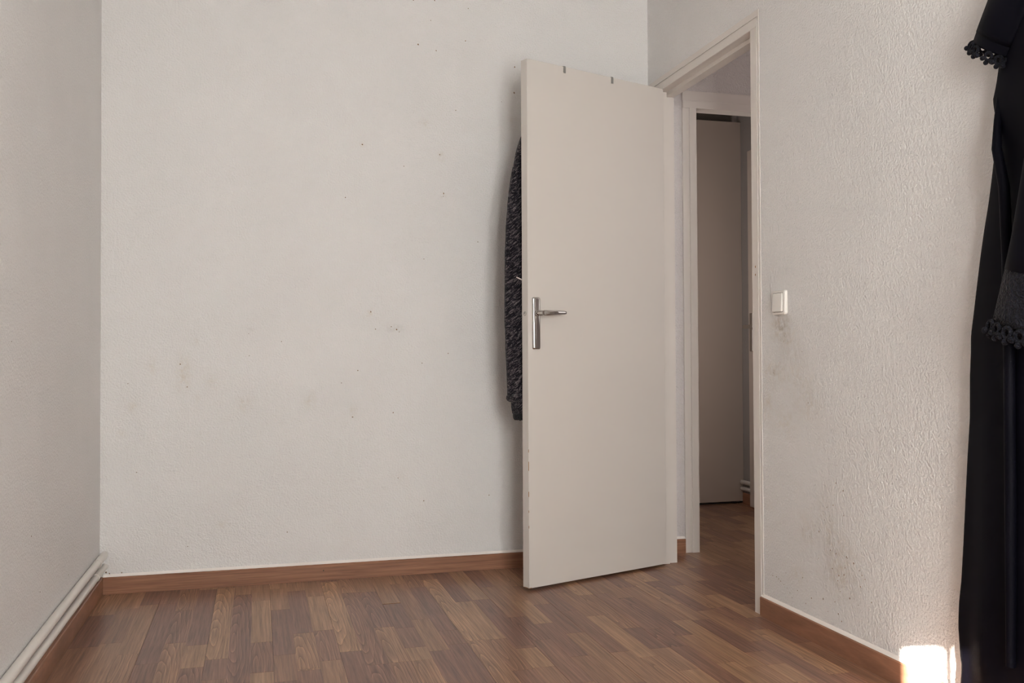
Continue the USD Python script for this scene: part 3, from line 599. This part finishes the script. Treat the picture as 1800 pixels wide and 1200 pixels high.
for nm, lb, geo in (('wall_hallway_end', 'plain hallway end wall with an added window, out of sight to the right of the doorway', extr(Polygon([(-1.76, -0.008), (HY + 0.06, -0.008), (HY + 0.06, CEIL), (-1.76, CEIL)], [[(-1.37, 1.08), (-0.43, 1.08), (-0.43, 2.12), (-1.37, 2.12)]]), 0.06, 'x').apply_translation([3.9, 0, 0])),
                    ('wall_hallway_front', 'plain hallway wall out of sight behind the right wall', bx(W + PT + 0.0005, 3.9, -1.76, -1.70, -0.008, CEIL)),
                    ('wall_far_left', 'left wall of the far room with an added window, hidden by the second door frame', extr(Polygon([(HY + 0.0605, -0.008), (1.40, -0.008), (1.40, 2.42), (HY + 0.0605, 2.42)], [[(0.22, 0.7), (0.78, 0.7), (0.78, 1.9), (0.22, 1.9)]]), 0.06, 'x').apply_translation([2.34, 0, 0])),
                    ('wall_far_right', 'right wall of the far room, shade put into its darker colour, pipes along its foot', bx(3.4502, 3.51, HY + 0.0605, 1.40, -0.008, 2.42)),
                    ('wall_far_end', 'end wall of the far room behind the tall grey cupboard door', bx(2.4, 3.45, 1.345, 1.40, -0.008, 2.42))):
    w_ = thing(nm, lb, 'wall', kind='structure'); part(w_, 'plaster', geo, m_far_shaded if nm == 'wall_far_right' else m_hall)
w3 = thing('window_3', 'made-up white window round the added fill light at the end of the hallway, unseen', 'window', (3.93, -0.9, 1.08), kind='structure')  # invented window to go with the added hallway fill light
part(w3, 'window_frame', extr(Polygon([(-.47, 0), (.47, 0), (.47, 1.04), (-.47, 1.04)], [[(-.43, .04), (.43, .04), (.43, 1.0), (-.43, 1.0)]]), 0.02, 'x').apply_translation([-.01, 0, 0]), m_frame)
w4 = thing('window_4', 'made-up white window round the added fill light in the far room, unseen', 'window', (2.37, 0.5, 0.7), kind='structure')  # invented window framing the added far room fill light
part(w4, 'window_frame', extr(Polygon([(-.28, 0), (.28, 0), (.28, 1.2), (-.28, 1.2)], [[(-.255, .025), (.255, .025), (.255, 1.175), (-.255, 1.175)]]), 0.02, 'x').apply_translation([-.01, 0, 0]), m_frame)
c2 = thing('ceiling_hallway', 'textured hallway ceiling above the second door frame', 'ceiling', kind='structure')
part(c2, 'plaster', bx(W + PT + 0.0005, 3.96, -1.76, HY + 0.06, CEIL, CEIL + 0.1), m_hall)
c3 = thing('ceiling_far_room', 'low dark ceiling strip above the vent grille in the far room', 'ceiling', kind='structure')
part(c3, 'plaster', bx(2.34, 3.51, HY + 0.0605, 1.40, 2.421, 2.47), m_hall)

d2 = thing('door_2', 'tall plain grey cupboard door closing the far room, seen through both doorways', 'door', (3.10, 1.30, 0), kind='structure')
part(d2, 'leaf', rbox(-0.40, 0.350, 0, 0.020, 0.012, 2.336, 0.0015), m_cupboard, smooth=30)
part(d2, 'foot', bx(-0.38, 0.30, 0.003, 0.018, 0.001, 0.012), m_dark)
vg = thing('vent_grille', 'dark lattice vent grille above the tall grey cupboard door', 'vent', (3.24, 1.3445, 2.25))
part(vg, 'backing', bx(-0.17, 0.17, -0.006, -0.0005, 0, 0.147), m_dark)
part(vg, 'frame', extr(Polygon([(-.172, 0), (.172, 0), (.172, .149), (-.172, .149)], [[(-.164, .008), (.164, .008), (.164, .141), (-.164, .141)]]), 0.006, 'y').apply_translation([0, -0.012, 0]), m_grille)
bars = []
clip = sbox(-.165, .007, .165, .142)
for s in (1, -1):
    for k in np.arange(-0.34, 0.35, 0.013):
        q = Polygon([(k, 0), (k + 0.0034, 0), (k + 0.0034 + s * 0.15, 0.15), (k + s * 0.15, 0.15)]).intersection(clip)
        if q.area > 1e-6: bars.append(extr(q, 0.0012, 'y').apply_translation([0, -0.0088 - 0.0006 * s, 0]))
part(vg, 'lattice', cat(*bars), m_grille)

d3 = thing('door_3', 'narrow sliver of a further grey door with a lever handle, beside the cupboard door', 'door', (3.385, 1.108, 0), -3.0, kind='structure')
part(d3, 'leaf', rbox(0, 0.035, -0.72, 0, 0.010, 2.112, 0.0015), m_cupboard, smooth=30)
h3 = part(d3, 'door_handle', rbox(-0.008, 0, -0.062, -0.026, 0.925, 1.15, 0.003), m_chrome, smooth=40)
part(h3, 'lever', cat(cyl((-0.006, -0.044, 1.068), (-0.052, -0.044, 1.068), 0.009, 14), rbox(-0.058, -0.046, -0.165, -0.036, 1.057, 1.079, 0.004)), m_chrome, smooth=40)

up = thing('wall_uplight', 'made-up white half-bowl uplighter added to brighten the hallway, unseen', 'added_lamp', (3.62, -1.2, 2.2))  # invented fixture under the light that lifts the upper hallway wall
part(up, 'bowl', loft([np.c_[r * np.cos(np.linspace(0, 2 * np.pi, 24, endpoint=False)), r * np.sin(np.linspace(0, 2 * np.pi, 24, endpoint=False)), np.full(24, z)] for r, z in ((0.06, -0.10), (0.16, -0.06), (0.22, 0.0), (0.225, 0.002), (0.222, 0.002))]), m_frame, smooth=40)
part(up, 'arm', bx(0.05, 0.2795, -0.03, 0.03, -0.09, -0.04), m_frame)

# ------------------------------------------------------------------ black dress on the right wall
DL = (W, -2.36, 0.06)
wk = thing('wall_hook', 'small steel wall hook carrying the black dress', 'hook', (W, -2.36, 2.02))
part(wk, 'back_plate', rbox(-0.006, -0.0003, -0.014, 0.014, -0.03, 0.03, 0.002), m_steel, smooth=40)
part(wk, 'arm', tube([(-0.004, 0, -0.012), (-0.03, 0, -0.016), (-0.045, 0, -0.008), (-0.05, 0, 0.006)], [0.004, 0.004, 0.004, 0.005], 10), m_steel, smooth=True)
dr = thing('dress', 'long black dress with lace cuffs hanging on the right wall', 'dress', DL)
EDGE = [(2.000, -2.30), (1.975, -2.23), (1.93, -2.165), (1.85, -2.14), (1.72, -2.13), (1.62, -2.105), (1.554, -2.092), (1.517, -2.084), (1.483, -2.073), (1.452, -2.078), (1.421, -2.088), (1.411, -2.086), (1.347, -2.074), (1.296, -2.065), (1.245, -2.055), (1.193, -2.042), (1.128, -2.028), (1.062, -2.016), (0.995, -2.004), (0.941, -1.994), (0.900, -1.993), (0.846, -1.989), (0.744, -1.987), (0.654, -1.978), (0.558, -1.970), (0.447, -1.961), (0.349, -1.952), (0.292, -1.943), (0.236, -1.940), (0.169, -1.945), (0.143, -1.950), (0.10, -1.945), (0.065, -1.944)]
def dress_body():
    zs = np.concatenate([np.linspace(2.0, 1.40, 50), np.linspace(1.385, 0.065, 80)])
    ye = np.interp(-zs, [-q[0] for q in EDGE], [q[1] for q in EDGE]); rings = []
    n = 120; th = np.linspace(0, 2 * np.pi, n, endpoint=False)
    for z, y in zip(zs, ye):
        aw = y - (-2.36); low = np.clip((1.75 - z) / 1.6, 0, 1)
        bd = 0.030 + 0.012 * low
        if z > 1.93: bd *= 0.6 + 0.4 * (2.0 - z) / 0.07
        c, s = np.cos(th), np.sin(th)
        front = np.clip(s, 0, 1)
        yy = -2.36 + aw * np.sign(c) * np.abs(c) ** 0.95
        ph = (yy + 2.36) / max(aw, 0.05)
        fold = 0.010 * low ** 0.7 * (np.cos(ph * 9.5 + 0.4 + 0.5 * z) + 0.6 * np.cos(ph * 17 - 1.5 * z)) * front
        dep = 0.040 + bd * np.sign(s) * np.abs(s) ** 0.8 * np.where(s < 0, 0.85, 1.0) + fold
        rings.append(np.c_[-np.maximum(dep, 0.004), yy + 2.36, np.full(n, z - 0.06)])
    return loft(rings)
part(dr, 'body', dress_body(), m_dress, smooth=True)
part(dr, 'hanging_loop', torus((-0.036, 0, 1.962), (0, 1, 0), (0, 0, 1), 0.022, 0.002, 18, 6), m_dress, smooth=True)
# front placket fold falling from the waist
def ribbon_fold():
    pts = [(-0.045, 0.262, 1.46), (-0.058, 0.258, 1.37), (-0.078, 0.240, 1.30), (-0.083, 0.215, 1.21), (-0.086, 0.205, 1.05), (-0.090, 0.20, 0.8), (-0.092, 0.20, 0.5), (-0.092, 0.205, 0.15)]
    return tube(pts, [0.004, 0.008, 0.011, 0.012, 0.012, 0.012, 0.012, 0.010], 14)
part(dr, 'fold', ribbon_fold(), m_dress, smooth=True)

def sleeve(hem_c, hem_dir, up_dir, length, r0, r1, depth, bend, name, cuff_len, cuffmat, xo, per, k_):
    """hem centre in (y,z) world; hem_dir along the hem; up_dir away from it; xo = distance of the axis from the wall"""
    n = 48; th = np.linspace(0, 2 * np.pi, n, endpoint=False); hem_c, hem_dir, up_dir = map(np.array, (hem_c, hem_dir, up_dir))
    def ring(t):
        r = r0 + (r1 - r0) * min(1, t / min(length, 0.72)) ** 0.8
        xt = xo - (xo - 0.045) * max(0.0, (t / length - 0.6) / 0.4)
        c = hem_c + up_dir * t + bend * (t / length) ** 2
        q = 1 + 0.05 * np.cos(4 * th + t * 9)
        e = r * np.cos(th) * q
        return np.c_[-(xt + depth * np.sin(th) * q), c[0] + hem_dir[0] * e + 2.36, c[1] + hem_dir[1] * e - 0.06]
    sp = part(dr, 'sleeve', loft([ring(t) for t in np.linspace(cuff_len * 0.9, length, 26)]), m_dress, smooth=True, label=name)
    ca = loft([ring(t) + 0 for t in np.linspace(0.0, cuff_len, 10)]); ca.vertices[:, 0] -= 0.0012 * np.sign(ca.vertices[:, 0] + xo)
    part(sp, 'lace_cuff', ca, cuffmat, smooth=True)
    # crochet scallops: rings with picots along the hem
    m_ = []; base = ring(0.0)
    for k in range(per):
        j = int(k * n / per); p = base[j]; pn = base[(j + 2) % n] - base[j - 2]; pn /= np.linalg.norm(pn)
        dn = np.array([0, -up_dir[0], -up_dir[1]]); c = p + dn * 0.0095 * k_
        m_.append(torus(c, pn, dn, 0.0085 * k_, 0.0036 * k_, 14, 6))
        for aa in (-55, 0, 55):
            q = c + 0.0145 * k_ * (math.sin(math.radians(aa)) * pn + math.cos(math.radians(aa)) * dn)
            m_.append(trimesh.creation.icosphere(1, 0.0058 * k_).apply_translation(q))
    part(sp, 'lace_trim', cat(*m_), m_lace, smooth=True, kind='stuff')
    return sp
hd = np.array([0.092, 0.066]); hd /= np.linalg.norm(hd)
sleeve((-2.082, 1.600), (hd[0], hd[1]), (-0.55, 0.835), 0.40, 0.056, 0.075, 0.022, np.array([0.0, -0.01]), 'sleeve with scalloped lace hem, high up', 0.025, m_dress, 0.060, 9, 1.0)
hd2 = np.array([0.97, 0.243]); hd2 /= np.linalg.norm(hd2)
sleeve((-2.232, 0.951), (hd2[0], hd2[1]), (-0.243, 0.97), 0.96, 0.085, 0.060, 0.030, np.array([0.02, 0.0]), 'wide sleeve in front with an embroidered lace cuff', 0.13, m_lace, 0.118, 13, 1.35)
